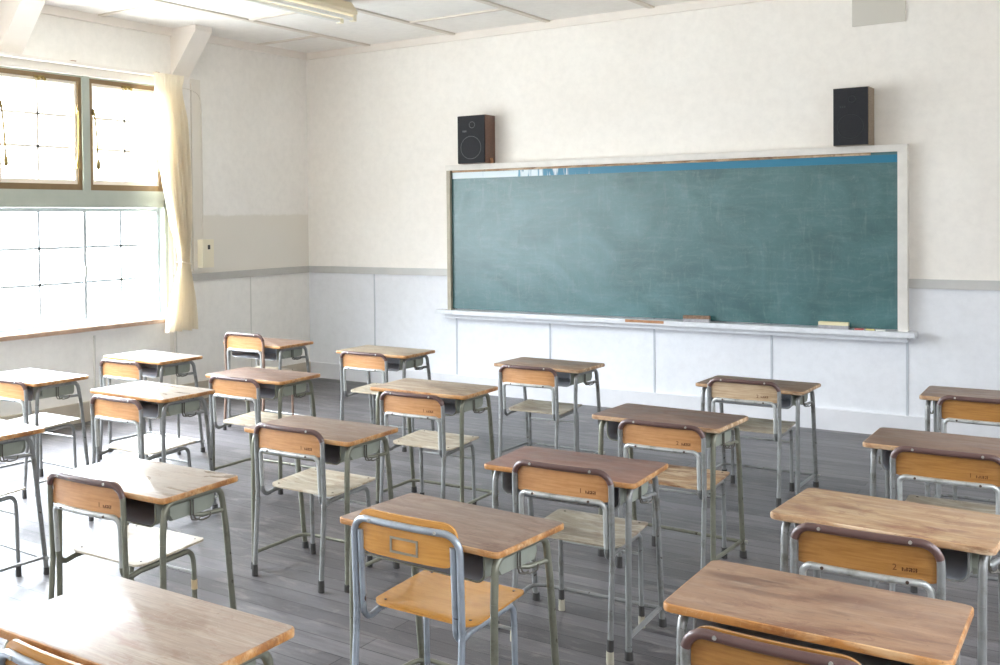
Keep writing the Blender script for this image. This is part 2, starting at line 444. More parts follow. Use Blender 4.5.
def window(k):
    y1 = WY1-PITCH*k; y0 = y1-PITCH
    w = empty('window_%d' % (k+1), (-.05, (y0+y1)/2, WB)); w['kind'] = 'structure'
    L = lambda bm: (bmesh.ops.translate(bm, verts=bm.verts, vec=-w.location), bm)[1]
    # mullions and rails
    bm = bmesh.new()
    box(bm, -.12, -.005, y0-.038, y0+.038, RLZ1, WT)
    box(bm, -.12, -.005, y0, y1, RLZ0, RLZ1)
    box(bm, -.12, -.02, y0, y1, WT-.012, WT)
    if k == 0: box(bm, -.12, -.005, y1-.04, y1, WB, WT)
    obj('window_frame', L(bm), M['alu_dark'], w)
    # upper pivoted sash: brown casing, cream inner frame, panes in three rows of two
    bm = bmesh.new(); a, c = y0+.038, y1-.038
    if k == 0: c = y1-.04
    ring_frame(bm, -.085, -.02, a, c, RLZ1, WT-.012, .036, .048)
    obj('casing', L(bm), M['brownsash'], w)
    bm = bmesh.new(); ring_frame(bm, -.075, -.035, a+.036, c-.036, RLZ1+.048, WT-.048, .026, .036)
    ym = (a+c)/2; z0, z1 = RLZ1+.084, WT-.074
    box(bm, -.062, -.048, ym-.011, ym+.011, z0, z1)
    for t in (1/3, 2/3): box(bm, -.062, -.048, a+.06, c-.06, z0+(z1-z0)*t-.010, z0+(z1-z0)*t+.010)
    s = obj('upper_sash', L(bm), M['creamsash'], w)
    obj('pane', L(bbox(-.057, -.053, a+.06, c-.06, z0, z1)), M['glass'], w)
    # catch at the head
    bm = bmesh.new()
    box(bm, -.035, -.012, ym-.045, ym+.05, WT-.055, WT-.035)
    tube(bm, [(-.012, ym-.03, WT-.05), (.012, ym-.03, WT-.066)], .013, n=8)
    tube(bm, [(-.012, ym+.03, WT-.05), (.012, ym+.03, WT-.066)], .013, n=8)
    obj('catch', L(bm), M['brass'], w, 40)
    # two casement stays with weights
    for sgn, yy in ((-1, a+.045), (1, c-.045)):
        bm = bmesh.new()
        p = [(-.018, yy, 2.52), (.0, yy, 2.51), (.012, yy-sgn*.012, 2.30), (.012, yy-sgn*.022, 2.10)]
        tube(bm, fillet(p, .01), .0075, n=8)
        tube(bm, [(.012, yy-sgn*.022, 2.12), (.012, yy-sgn*.024, 2.095), (.012, yy-sgn*.024, 2.06), (.012, yy-sgn*.024, 2.045)],
             lambda t: .006+.012*math.sin(PI*min(1, .12+t*.8)), n=10)
        box(bm, -.022, -.006, yy-.010, yy+.010, 2.49, 2.54)
        obj('sash_stay', L(bm), M['brass'], w, 40)
    # lower sliding aluminium sash
    off = 0 if k % 2 else -.03
    bm = bmesh.new(); x0, x1 = -.075+off, -.045+off
    e0, e1 = y0-.018, y1+.018
    if k == 0: e1 = y1-.04
    ring_frame(bm, x0, x1, e0, e1, WB+.012, RLZ0-.002, .034, .050)
    z0, z1 = WB+.062, RLZ0-.036; ym = (e0+e1)/2
    box(bm, x0+.010, x1-.010, ym-.011, ym+.011, z0, z1)
    for t in (1/3, 2/3): box(bm, x0+.010, x1-.010, e0+.034, e1-.034, z0+(z1-z0)*t-.010, z0+(z1-z0)*t+.010)
    s = obj('lower_sash', L(bm), M['alu'], w)
    obj('pane', L(bbox(x0+.013, x0+.017, e0+.034, e1-.034, z0, z1)), M['glass'], w)
    if k == 1:
        bm = bmesh.new(); box(bm, x1, x1+.012, e1-.026, e1-.008, 1.18, 1.25); bev(bm, .003, 1)
        obj('latch', L(bm), M['alu_dark'], w)
    return w
for k in range(NW): window(k)
def fill_window(k):  # out of view, added for its fill light
    n = 6; w_ = (CY1-CY0)/n; y0 = CY0+w_*k; y1 = y0+w_
    w = empty('window_%d' % (NW+1+k), (RX+.05, (y0+y1)/2, CZ0)); w['kind'] = 'structure'
    def L(bm): bmesh.ops.translate(bm, verts=bm.verts, vec=-w.location); return bm
    bm = bmesh.new(); ring_frame(bm, RX+.02, RX+.09, y0, y1, CZ0, CZ1, .04)
    ym = (y0+y1)/2; box(bm, RX+.03, RX+.08, ym-.015, ym+.015, CZ0+.04, CZ1-.04)
    box(bm, RX+.03, RX+.08, y0+.04, y1-.04, 1.98, 2.02)
    obj('window_frame', L(bm), M['whitewood'], w)
    obj('pane', L(bbox(RX+.052, RX+.056, y0+.04, y1-.04, CZ0+.04, CZ1-.04)), M['glass_dim'], w)
for k in range(6): fill_window(k)
# track under sashes and timber sill
struct('trim_21', bbox(-.15, -.005, WY0, WY1, WB-.03, WB+.012), M['alu'])
bm = bmesh.new(); box(bm, -.002, .055, WY0, WY1+.03, WB-.045, WB-.004); bev(bm, .006, 2)
struct('trim_22', bm, M['sill'])
struct('trim_23', bbox(.05, .064, WY0, WY1+.03, WB-.040, WB-.012, .003), M['silledge'])
struct('trim_24', bbox(0, .03, WY0, WY1+.02, WB-.085, WB-.045, .003), M['panel_side'])

# curtain rail
cr = empty('curtain_rail', (0, WY1, 2.86))
tag(cr, 'white double curtain track running along the wall above the windows', 'curtain rail')
Lc = lambda bm: (bmesh.ops.translate(bm, verts=bm.verts, vec=-cr.location), bm)[1]
obj('backing_board', Lc(bbox(0, .022, WY0, WY1+.03, 2.80, 2.885, .003)), M['whitewood'], cr)
for x, z in ((.045, 2.878), (.105, 2.872)):
    bm = bmesh.new(); box(bm, x-.012, x+.012, WY0, WY1+.16, z-.012, z+.014); bev(bm, .004, 1)
    obj('track', Lc(bm), M['whitewood'], cr)
for y in (-2.2, -3.1, -4.0, -4.9, -5.8, -6.7):
    obj('track_bracket', Lc(bbox(.02, .12, y-.02, y+.02, 2.886, 2.893)), M['silledge'], cr)

# curtain, gathered and tied back
bm = bmesh.new()
levels = [  # z, y left, y right, pleat depth, x
 (2.885, -2.29, -1.90, .012, .137), (2.85, -2.28, -1.90, .014, .137), (2.79, -2.26, -1.91, .012, .125), (2.74, -2.24, -1.90, .022, .105),
 (2.5, -2.225, -1.875, .050, .11), (2.2, -2.185, -1.86, .055, .11), (1.9, -2.13, -1.85, .055, .11), (1.6, -2.055, -1.845, .048, .11),
 (1.38, -1.985, -1.845, .024, .11), (1.27, -1.965, -1.85, .020, .11), (1.22, -1.965, -1.845, .020, .11), (1.12, -2.0, -1.825, .024, .11),
 (.95, -2.06, -1.80, .036, .115), (.78, -2.12, -1.785, .042, .12), (.655, -2.155, -1.775, .042, .12)]
def lv(z):
    for a, c in zip(levels, levels[1:]):
        if a[0] >= z >= c[0]:
            t = (a[0]-z)/(a[0]-c[0]); return [a[i]+(c[i]-a[i])*t for i in range(5)]
    return list(levels[-1])
NZ, NU = 70, 150
grid = []
for i in range(NZ+1):
    z = 2.885-(2.885-.655)*i/NZ; _, yl, yr, dp, xx = lv(z); row = []
    for j in range(NU+1):
        u = j/NU; ph = u*2*PI*7.5+.9*math.sin(u*7+z*.8)
        a = math.sin(ph)+.25*math.sin(2.3*ph+z*2)
        row.append(bm.verts.new((xx+dp*a, yl+(yr-yl)*u+.004*math.cos(ph*1.0), z-(.006*math.sin(u*20) if i == NZ else 0))))
    grid.append(row)
for a, c in zip(grid, grid[1:]):
    for j in range(NU): bm.faces.new((a[j], a[j+1], c[j+1], c[j]))
ct = obj('curtain', bm, M['curtain'], None, 180)
tag(ct, 'cream curtain drawn to the right end of the window and tied back', 'curtain')
bm = bmesh.new(); loop = []
for k in range(25):
    a = 2*PI*k/24; loop.append((.11+.043*math.cos(a), -1.907+.068*math.sin(a), 1.245-.012*math.sin(a)))
tube(bm, loop, .016, n=8, cap=False, sy=.35)
tb = obj('tieback', bm, M['curtain'], ct, 65)

# wall raceway, switch box and cable between the curtain and the corner
bm = bmesh.new(); box(bm, 0, .018, -1.692, -1.578, 1.165, 2.89); bev(bm, .004, 1)
rw = obj('cable_raceway', bm, M['ivory2']); tag(rw, 'flat cream strip running up the wall beside the curtain, behind the switch box', 'cable cover')
sb = empty('switch_box', (.018, -1.57, 1.19)); tag(sb, 'ivory electrical switch box at the foot of the wall strip', 'switch box')
obj('housing', bbox(0, .065, -.072, .072, 0, .255, .008), M['ivory'], sb)
obj('faceplate', bbox(.065, .070, -.058, .058, .012, .243, .002), M['ivory'], sb)
obj('toggle', bbox(.070, .078, -.012, .012, .165, .205, .003), M['darkhole'], sb)
bm = bmesh.new()
tube(bm, fillet([(.02, -1.86, 2.80), (.024, -1.72, 2.795), (.026, -1.59, 2.76), (.026, -1.578, 2.60), (.026, -1.575, 1.445)], [.1, .1, .06]), .005, n=6)
cb = obj('cable', bm, M['ivory2'], None, 65); tag(cb, 'thin cable arching from behind the curtain down to the switch box', 'cable')

# ceiling fluorescent fixture
LX, LY0, LY1, LZ = 1.865, -4.30, -1.84, H-.014
lf = empty('fluorescent_light', (LX, LY1, LZ)); tag(lf, 'cream fluorescent batten light with twin tubes on the ceiling by the windows', 'ceiling light')
def Lf(bm): bmesh.ops.translate(bm, verts=bm.verts, vec=-lf.location); return bm
bm = bmesh.new()
prof = [(-.05, LZ), (.05, LZ), (.105, LZ-.075), (.105, LZ-.10), (-.105, LZ-.10), (-.105, LZ-.075)]
a = [bm.verts.new((LX+x, LY0, z)) for x, z in prof]; c = [bm.verts.new((LX+x, LY1, z)) for x, z in prof]
bm.faces.new(list(reversed(a))); bm.faces.new(c)
for i in range(6): bm.faces.new((a[i], a[(i+1)%6], c[(i+1)%6], c[i]))
bev(bm, .006, 2)
obj('lamp_body', Lf(bm), M['cream_lamp'], lf)
for s in (-1, 1):
    for ya, yb in ((LY1+.0, LY1-1.22), (LY1-1.24, LY0)):
        tb_ = obj('lamp_tube', Lf(T([(LX+s*.062, ya-.02, LZ-.128), (LX+s*.062, yb+.02, LZ-.128)], .0155, n=12)), M['tube_glass'], lf, 40)
        bm = bmesh.new()
        pass
        bm.free()
        for y in (ya, yb): obj('lamp_holder', Lf(bbox(LX+s*.062-.019, LX+s*.062+.019, y-.02, y+.02, LZ-.148, LZ-.098, .005)), M['ivory'], tb_)

# blank cover high on the front wall
cp = obj('wall_cover_plate', bbox(5.107, 5.452, -.014, -.0005, 2.975, 3.235, .003), M['cover'])
tag(cp, 'blank grey-beige square cover high on the front wall above the right speaker', 'cover plate')

# ------------------------------------------------------------------ blackboard
bb = empty('blackboard', (3.58, -.03, .74)); tag(bb, 'long green chalkboard with pale wooden frame and chalk tray on the front wall', 'blackboard')
def Lb(bm): bmesh.ops.translate(bm, verts=bm.verts, vec=-bb.location); return bm
X0, X1, Z0, Z1 = 1.70, 5.475, .765, 2.098
FY = -.085
# board face meshes keep world coordinates in their object space for the shaders
def at_bb(name, bm, mat, sm=None, par=None):
    o = obj(name, bm, mat, par or bb, sm)
    o.location = -bb.location if par is None else (0,0,0)
    return o
at_bb('writing_surface', bbox(X0+.02, X1-.03, -.05, -.035, Z0+.01, 2.048), M['board'])
at_bb('blue_strip', bbox(X0+.045, X1-.062, -.0535, -.050, 1.972, 2.028), M['blue'])
bm = bmesh.new(); box(bm, X0-.01, X1, FY, -.0, 2.048, Z1); bev(bm, .006, 2)
at_bb('top_frame', bm, M['board_frame'])
at_bb('hanging_batten', bbox(X0+.045, X1-.24, -.062, -.050, 2.030, 2.047), M['edge_dull'])
bm = bmesh.new(); box(bm, X0, X0+.036, FY, -.0, Z0, 2.048); bev(bm, .005, 2)
at_bb('left_frame', bm, M['board_frame_left'])
bm = bmesh.new(); box(bm, X1-.062, X1, FY, -.0, Z0, 2.048); bev(bm, .006, 2)
at_bb('right_frame', bm, M['board_frame'])
bm = bmesh.new()
box(bm, X0-.10, X1+.055, -.155, 0, .728, Z0)
bev(bm, .008, 2)
box(bm, X0-.02, X1+.0, -.10, -.012, .690, .7285)
tr_ = at_bb('chalk_tray', bm, M['board_tray'])
bm = bmesh.new(); box(bm, 3.43, 3.75, -.158, -.148, .742, .764); bev(bm, .002, 1)
at_bb('bare_wood_patch', bm, M['bare_wood'])

def eraser(name, x, y, w, top, label, rz):
    e = empty(name, (x, y, Z0+.001), rz); tag(e, label, 'eraser', 'felt erasers on the chalk tray')
    obj('felt', bbox(-w/2, w/2, -.026, .026, 0, .026, .004), M['felt'], e)
    obj('grip', bbox(-w/2, w/2, -.027, .027, .026, .05, .008), top, e)
eraser('blackboard_eraser', 4.0, -.115, .20, M['eraser_brown'], 'brown-topped felt eraser on the chalk tray near the middle of the blackboard', .12)
eraser('blackboard_eraser', 5.0, -.115, .20, M['eraser_cream'], 'cream-topped felt eraser near the right end of the chalk tray', -.02)
for nm, x, y, rz, mt, lb in (('chalk_stick', 5.17, -.12, .3, 'chalk_red', 'pink chalk stick on the tray just right of the cream eraser'),
                     ('chalk_stick', 5.24, -.11, -.2, 'chalk_yellow', 'yellow chalk stub on the tray, second right of the cream eraser'),
                     ('chalk_stick', 5.31, -.12, .1, 'chalk_white', 'white chalk stub on the tray at the right end of the blackboard')):
    bm = T([(-.03, 0, .006), (.03, 0, .006)], .0058, n=10)
    o = obj(nm, bm, M[mt], None, 40, (x, y, Z0)); o.rotation_euler.z = rz; tag(o, lb, 'chalk', 'chalk on the tray')

# speakers on top of the board frame
def speaker(x0, x1, h, side, label, rz=0, rm='ring'):
    w = x1-x0; s = empty('speaker', ((x0+x1)/2, -.105, Z1), rz); tag(s, label, 'speaker', 'loudspeakers standing on the blackboard frame')
    obj('cabinet', bbox(-w/2, w/2, -.085, .10, 0, h, .005), side, s)
    obj('grille', bbox(-w/2+.003, w/2-.003, -.103, -.085, .003, h-.003, .006, 3), M['grille'], s)
    def ringbm(cx, cz, R, t):
        return T([(cx+R*math.cos(2*PI*k/40), -.1045, cz+R*math.sin(2*PI*k/40)) for k in range(41)], t, n=6, cap=False)
    wf = obj('woofer_ring', ringbm(0, h*.33, w*.37, .0024), M[rm], s, 65)
    obj('tweeter_ring', ringbm(w*.05, h*.80, w*.10, .0026), M[rm], s, 65)
    bm = bmesh.new(); 
    for k in range(3): box(bm, -w*.30+k*.014, -w*.30+.009+k*.014, -.1055, -.1025, h*.655, h*.69)
    obj('badge', bm, M[rm], s)
speaker(1.893, 2.165, .43, M['wood_brown'], 'left loudspeaker with brown wood side and ringed black grille', .02)
speaker(5.018, 5.250, .415, M['wood_tan'], 'right loudspeaker with a plain dark grille and thin tan side near the board corner', -.01, 'ring_dark')
bm = bmesh.new(); box(bm, 0, .02, -.01, .01, 0, .045); bev(bm, .003, 1)
wd = obj('wooden_wedge', bm, M['bare_wood'], None, None, (2.175, -.10, Z1)); wd.rotation_euler.y = -.15
tag(wd, 'small pale wooden wedge at the foot of the left loudspeaker', 'wedge')

# ------------------------------------------------------------------ school desk
DT = .669
def foot_bm(x, y, h=.032, r=.0165):
    return T([(x, y, 0), (x, y, .004), (x, y, h)], lambda t: r if t < .9 else r*.93, n=12)

def make_desk(top_m, edge_m, tube_m, depth=.40):
    t = empty('school_desk')
    obj('desktop', slab(.604, depth+.004, .021, DT-.021, DT, .0032), [top_m, edge_m], t, 40)
    # book tray, open to the seat side, with rolled lower corners
    bm = bmesh.new(); y0, y1 = -.165, .135; w = .232; zt, zb, r = DT-.022, .555, .030; th = .0025
    prof = [(-w, zt)]+[(-w+r-r*math.cos(a), zb+r-r*math.sin(a)) for a in [PI/2*k/6 for k in range(7)]]
    prof += [(w-r+r*math.sin(a), zb+r-r*math.cos(a)) for a in [PI/2*k/6 for k in range(7)]]+[(w, zt)]
    def inner(p):
        x, z = p; return (x*(1-th/w), z+(th if z < zt-.001 else 0))
    o1 = [[bm.verts.new((x, y, z)) for x, z in prof] for y in (y0, y1)]
    o2 = [[bm.verts.new((x, y, z)) for x, z in map(inner, prof)] for y in (y0, y1-.004)]
    n = len(prof)
    for i in range(n-1):
        f = bm.faces.new((o1[0][i], o1[1][i], o1[1][i+1], o1[0][i+1])); f.material_index = 0
        f = bm.faces.new((o2[0][i+1], o2[1][i+1], o2[1][i], o2[0][i])); f.material_index = 1
        f = bm.faces.new((o1[0][i], o1[0][i+1], o2[0][i+1], o2[0][i])); f.material_index = 0
    f = bm.faces.new(o1[1]); f.material_index = 0
    f = bm.faces.new(list(reversed(o2[1]))); f.material_index = 1
    bk = obj('book_tray', bm, [M['tray'], M['tray_in']], t, 40)
    obj('tray_lip', T(fillet([(-w-.001, y0-.002, zt), (-w-.001, y0-.002, zb), (w+.001, y0-.002, zb), (w+.001, y0-.002, zt)], r), .0035, n=6), tube_m, bk, 65)
    R = .0118; X = .266
    for s in (-1, 1):
        x = s*X
        bm = bmesh.new()
        # pressed side plate of the tray: a long capsule between the tubes
        cap_ = [(-.115, .617), (-.105, .640), (.095, .640), (.115, .617), (.115, .585), (.098, .562), (-.098, .562), (-.115, .585)]
        va = [bm.verts.new((s*.232, y, z)) for y, z in cap_]; vb = [bm.verts.new((s*.248, y*.97, (z-.6)*.9+.6)) for y, z in cap_]
        bm.faces.new(va); bm.faces.new(vb)
        for i in range(8): bm.faces.new((va[i], va[(i+1)%8], vb[(i+1)%8], vb[i]))
        obj('side_plate', bm, M['tray'], bk)
        path = fillet([(x, -.168, .50), (x, -.160, .636), (x, .132, .636), (x, .158, .50)], .045)
        obj('side_frame', T(path, R), tube_m, t, 65)
        l1 = obj('leg', T([(x, -.168, .50), (x, -.172, .02)], R), tube_m, t, 65)
        obj('rubber_foot', foot_bm(x, -.172), M['rubber'], l1, 40)
        l2 = obj('leg', T([(x, .158, .50), (x, .212, .02)], R), tube_m, t, 65)
        obj('rubber_foot', foot_bm(x, .2135), M['rubber'], l2, 40)
        # short rail from the tray bottom to the far leg
        obj('tray_rail', T(fillet([(s*.236, .02, .560), (s*.252, .05, .554), (x, .149, .554)], .02), .0085, n=8), tube_m, t, 65)
        # wire bag hook
        xx = s*.256
        bm = bmesh.new()
        for d in (-.0075, .0075):
            tube(bm, [(xx, -.01+d, .634), (xx, -.01+d, .565)], .003, n=6)
        hk = [(xx+s*.003, -.0025, .566), (xx+s*.006, 0, .552), (xx+s*.020, .02, .546), (xx+s*.026, .055, .550), (xx+s*.026, .060, .566)]
        tube(bm, fillet(hk, .01), .003, n=6)
        hk = [(xx+s*.003, -.0175, .566), (xx+s*.004, -.016, .552), (xx+s*.014, .0, .549), (xx+s*.020, .012, .556)]
        tube(bm, fillet(hk, .008), .003, n=6)
        obj('bag_hook', bm, M['hook'], t, 65)
    # foot rail: U of flat tube round the far side
    zr = .078
    obj('foot_rail', T(fillet([(-X+.004, -.168, zr), (-X+.004, .198, zr), (X-.004, .198, zr)], .06), .0088, n=8), tube_m, t, 65)
    obj('foot_rail', T([(X-.004, -.168, zr), (X-.004, .196, zr)], .0105, n=8, sy=.75), tube_m, t, 40)
    bl = obj('bolt', T([(X+.012, .203, zr), (X+.024, .203, zr)], .0085, n=6), M['screw'], t)
    return t

# ------------------------------------------------------------------ school chair
def make_chair(kind, ply_m, seat_m, tube_m, digit=None, hs=1.0, ptop=.684, cover=True, feet='dark', bar_m=None):
    """kind 'old': brown capped frame with lower cross bar; 'new': bare tube, board over the top, side tubes capped"""
    t = empty('school_chair'); R = .0108; W = .189; w = .166
    ftm = M['rubber']; bar_m = bar_m or M['tube_bright']
    for s in (-1, 1):
        l = obj('leg', T([(s*W, -.016, .02), (s*W, .012, .38)], R), tube_m, t, 65)
        if feet == 'pale':
            obj('rubber_foot', foot_bm(s*W, -.017, .045, .0145), M['rubber_pale'], l, 40)
            obj('ferrule', T([(s*W, -.0155, .04), (s*W, -.0125, .085)], .0125, n=10), M['rubber'], l, 40)
        else: obj('rubber_foot', foot_bm(s*W, -.017, .05, .0145), ftm, l, 40)
    def bow(x): return -.014*(1-(x/W)**2)
    zt = .676
    pts = [Vector((-W, .012, .38)), Vector((-W, .0, zt))]
    mid = [Vector((x, bow(x), zt)) for x in [W*(-.6+.1*k) for k in range(13)]]
    head = fillet([(-W, .012, .38), (-W, .002, zt), (-W*.62, bow(W*.62), zt)], .052)
    tail = [Vector((-p.x, p.y, p.z)) for p in reversed(head)]
    full = head[:-1]+mid+tail[1:]
    bf = obj('back_frame', T(full, R), tube_m, t, 65)
    if cover:
        k0 = 3 if kind == 'old' else 4
        obj('top_cover', T(full[k0-1:len(full)-k0+1], R*1.10), M['brown_vinyl'], bf, 65)
    for s in (-1, 1):
        x = s*W*.62
        obj('screw', T([(x, bow(x)-R*.9, zt+.001), (x, bow(x)-R*1.25, zt+.001)], .005, n=8), M['screw'], bf)
    # backrest board: dished plywood in front of the tubes
    bm = bmesh.new(); nx, nz = 22, 7; hw = .178 if kind == 'old' else .176
    zb, zt2 = (.566, ptop) if kind == 'old' else (.572, .704)
    rc = .046
    def edge_drop(x):
        d = hw-abs(x)
        return 0 if d >= rc else rc-math.sqrt(max(0, rc*rc-(rc-d)**2))
    F = []
    for side, off in ((0, .0105), (1, .0195)):
        g = []
        for i in range(nx+1):
            x = hw*math.sin(PI/2*(-1+2*i/nx)); top = zt2-edge_drop(x)*(.85); bot = zb+edge_drop(x)*(.85 if kind == 'new' else .12)
            g.append([bm.verts.new((x, bow(x)+off, bot+(top-bot)*j/nz)) for j in range(nz+1)])
        F.append(g)
    for g, fl in zip(F, (0, 1)):
        for i in range(nx):
            for j in range(nz):
                q = (g[i][j], g[i+1][j], g[i+1][j+1], g[i][j+1]); bm.faces.new(q if not fl else tuple(reversed(q)))
    def strip(a, c):
        for i in range(len(a)-1): bm.faces.new((a[i], a[i+1], c[i+1], c[i]))
    strip([r[0] for r in F[0]], [r[0] for r in F[1]]); strip([r[-1] for r in F[0]], [r[-1] for r in F[1]])
    strip(F[0][0], F[1][0]); strip(F[0][-1], F[1][-1])
    pn = obj('backrest', bm, ply_m, t, 35)
    if digit:
        cu = bpy.data.curves.new('stamp', 'FONT'); cu.body = digit; cu.size = .024; cu.extrude = .0002
        tmp = bpy.data.objects.new('stamp_text', cu); me = bpy.data.meshes.new_from_object(tmp); bpy.data.objects.remove(tmp)
        bm = bmesh.new(); bm.from_mesh(me)
        for k, (a, hgt) in enumerate(((.024, .009), (.030, .006), (.035, .010), (.041, .012), (.046, .010), (.052, .012), (.058, .011))):
            box(bm, a, a+.0032, 0, .003+.8*hgt*((k+1) % 2), 0, .0004); box(bm, a, a+.0045, hgt*.7, hgt*.9, 0, .0004); box(bm, a, a+.0045, hgt*.25, hgt*.4, 0, .0004)
        bmesh.ops.transform(bm, matrix=Matrix.Rotation(PI/2, 4, 'X'), verts=bm.verts)
        o = obj('stamp', bm, M['stamp'], pn); o.location = (.070, bow(.07)+.0092, .592); o.rotation_euler.z = .085
    zs = .375
    if kind == 'old':
        mb = [Vector((x, bow(x)+.004, .566)) for x in [w*(-.7+.1*k) for k in range(15)]]
        hd = fillet([(-w, .016, .40), (-w, .006, .566), (-w*.72, bow(w*.7)+.004, .566)], .028)
        tl = [Vector((-p.x, p.y, p.z)) for p in reversed(hd)]
        lb = obj('lower_back_bar', T(hd[:-1]+mb+tl[1:], R*.92), bar_m, t, 65)
        for s in (-1, 1):
            x = s*w*.66
            obj('screw', T([(x, bow(x)+.004-R*.8, .567), (x, bow(x)+.004-R*1.2, .567)], .0048, n=8), M['screw_dark'], lb)
    else:
        for s in (-1, 1):
            l = obj('back_support', T([(s*w, .016, .40), (s*w, .004, .638)], R*.92), tube_m, t, 65)
    for s in (-1, 1):
        path = fillet([(s*w, .016, .40), (s*w, .022, .352), (s*w, .10, .366), (s*w, .372, .372), (s*w, .380, .30)], [.045, .05, .040])
        obj('seat_frame', T(path, R*.92), tube_m, t, 65)
        l = obj('leg', T([(s*w, .380, .302), (s*w, .386, .02)], R*.92), tube_m, t, 65)
        if feet == 'pale':
            obj('rubber_foot', foot_bm(s*w, .386, .045, .0135), M['rubber_pale'], l, 40)
            obj('ferrule', T([(s*w, .3855, .04), (s*w, .3845, .085)], .0118, n=10), M['rubber'], l, 40)
        else: obj('rubber_foot', foot_bm(s*w, .386, .05, .0135), ftm, l, 40)
    obj('stretcher', T([(-w, .383, .285), (w, .383, .285)], .0062, n=8), bar_m, t, 65)
    # seat: thin dished plywood
    bm = bmesh.new(); out = rounded_outline(.375, .345, .035, 4); yc = .262
    def sz(x, y): return zs+.010+.016*(abs(x)/.19)**2-.010+.010*max(0, (.10-y)/.1)*0+.006*((y)/.17)
    rings = []
    for f in (0, .35, .7, .93, 1): rings.append(f)
    top = []; bot = []
    for f in rings[1:]:
        top.append([bm.verts.new((x*f, yc+y*f, sz(x*f, y*f)+.010-(.003 if f == 1 else 0))) for x, y in out])
        bot.append([bm.verts.new((x*f, yc+y*f, sz(x*f, y*f))) for x, y in out])
    n = len(out)
    ct_, cb_ = bm.verts.new((0, yc, sz(0, 0)+.010)), bm.verts.new((0, yc, sz(0, 0)))
    for k in range(n):
        bm.faces.new((ct_, top[0][k], top[0][(k+1)%n])); bm.faces.new((cb_, bot[0][(k+1)%n], bot[0][k]))
    for a, c in zip(top, top[1:]):
        for k in range(n): bm.faces.new((a[k], c[k], c[(k+1)%n], a[(k+1)%n]))
    for a, c in zip(bot, bot[1:]):
        for k in range(n): bm.faces.new((a[k], a[(k+1)%n], c[(k+1)%n], c[k]))
    for k in range(n): bm.faces.new((top[-1][k], bot[-1][k], bot[-1][(k+1)%n], top[-1][(k+1)%n]))
    se = obj('seat', bm, seat_m, t, 50)
    for sx in (-1, 1):
        for y in (.12, .40):
            z = sz(sx*.155, y-yc)+.0105
            obj('screw', T([(sx*.155, y, z-.002), (sx*.155, y, z+.0012)], .0048, n=8), M['screw_dark'], se)
    if kind == 'new':
        bm = bmesh.new(); a, c, z0, z1, th = -.050, .050, .590, .638, .0065
        y = bow(0)+.0105
        for q in ((a, c, z0, z0+th), (a, c, z1-th, z1), (a, a+th, z0+th, z1-th), (c-th, c, z0+th, z1-th)):
            box(bm, q[0], q[1], y-.003, y, q[2], q[3])
        obj('label_holder', bm, M['holder'], pn)
    t.scale = (1, 1, hs)
    return t

# ------------------------------------------------------------------ placement
def W_(n, c, d, l, s, rough=.36, amt=.5):
    c, d, l = [tuple(v*.87 for v in q) for q in (c, d, l)]
    return worn_wood('desk_board_'+n, c, d, l, s, rough, amt)
tops = {
 1: W_('tan_brown', (170,132,104), (138,98,76), (190,156,126), 31), 2: W_('sanded_tan', (184,146,108), (146,96,70), (208,178,138), 52, .4, .7),
 3: W_('red_brown', (146,102,88), (118,78,68), (172,136,118), 23), 4: W_('dark_brown', (132,98,82), (104,74,62), (160,128,106), 17),
 5: W_('mid_brown', (146,114,90), (112,82,64), (178,150,122), 61), 6: W_('umber', (134,102,82), (110,80,64), (156,126,104), 44),
 7: W_('umber_stained', (136,104,84), (110,80,64), (196,178,156), 47), 8: W_('rubbed_tan', (160,128,102), (124,90,72), (194,168,138), 71),
 9: W_('bleached', (180,156,130), (132,98,80), (206,188,162), 83, .4, .8), 10: W_('straw', (180,162,134), (150,128,102), (200,186,162), 93),
 11: W_('rose_brown', (164,132,112), (132,100,84), (190,164,144), 101), 12: W_('mauve_brown', (156,126,110), (128,98,84), (184,160,144), 113),
 13: W_('grey_brown', (158,132,114), (130,102,86), (184,164,146), 127), 14: W_('ash_brown', (154,128,112), (124,94,80), (182,160,142), 133, .4),
 15: W_('glare_pale', (208,194,180), (184,166,148), (226,214,202), 141, .3), 16: W_('honey_beech', (196,174,156), (174,148,128), (218,202,186), 151, .36, .5),
 17: W_('glare_white', (210,197,182), (186,170,152), (228,216,204), 161, .3), 18: W_('glare_cream', (210,197,182), (186,170,152), (228,216,204), 171, .3),  # window glare on the left-hand desks put into these paler board colours
 19: W_('glare_light', (210,197,182), (186,170,152), (228,216,204), 181, .3), 20: W_('glare_bright', (210,197,182), (186,170,152), (228,216,204), 191, .3)}
edge = {2: 'edge_dull', 5: 'edge_dull', 4: 'edge_dull', 6: 'edge_dull', 7: 'edge_dull', 8: 'edge_dull'}
dtube = {14: 'tube_olive', 4: 'tube_olive', 13: 'tube_olive', 15: 'tube_olive', 16: 'tube_olive', 9: 'tube_olive', 12: 'tube_olive'}
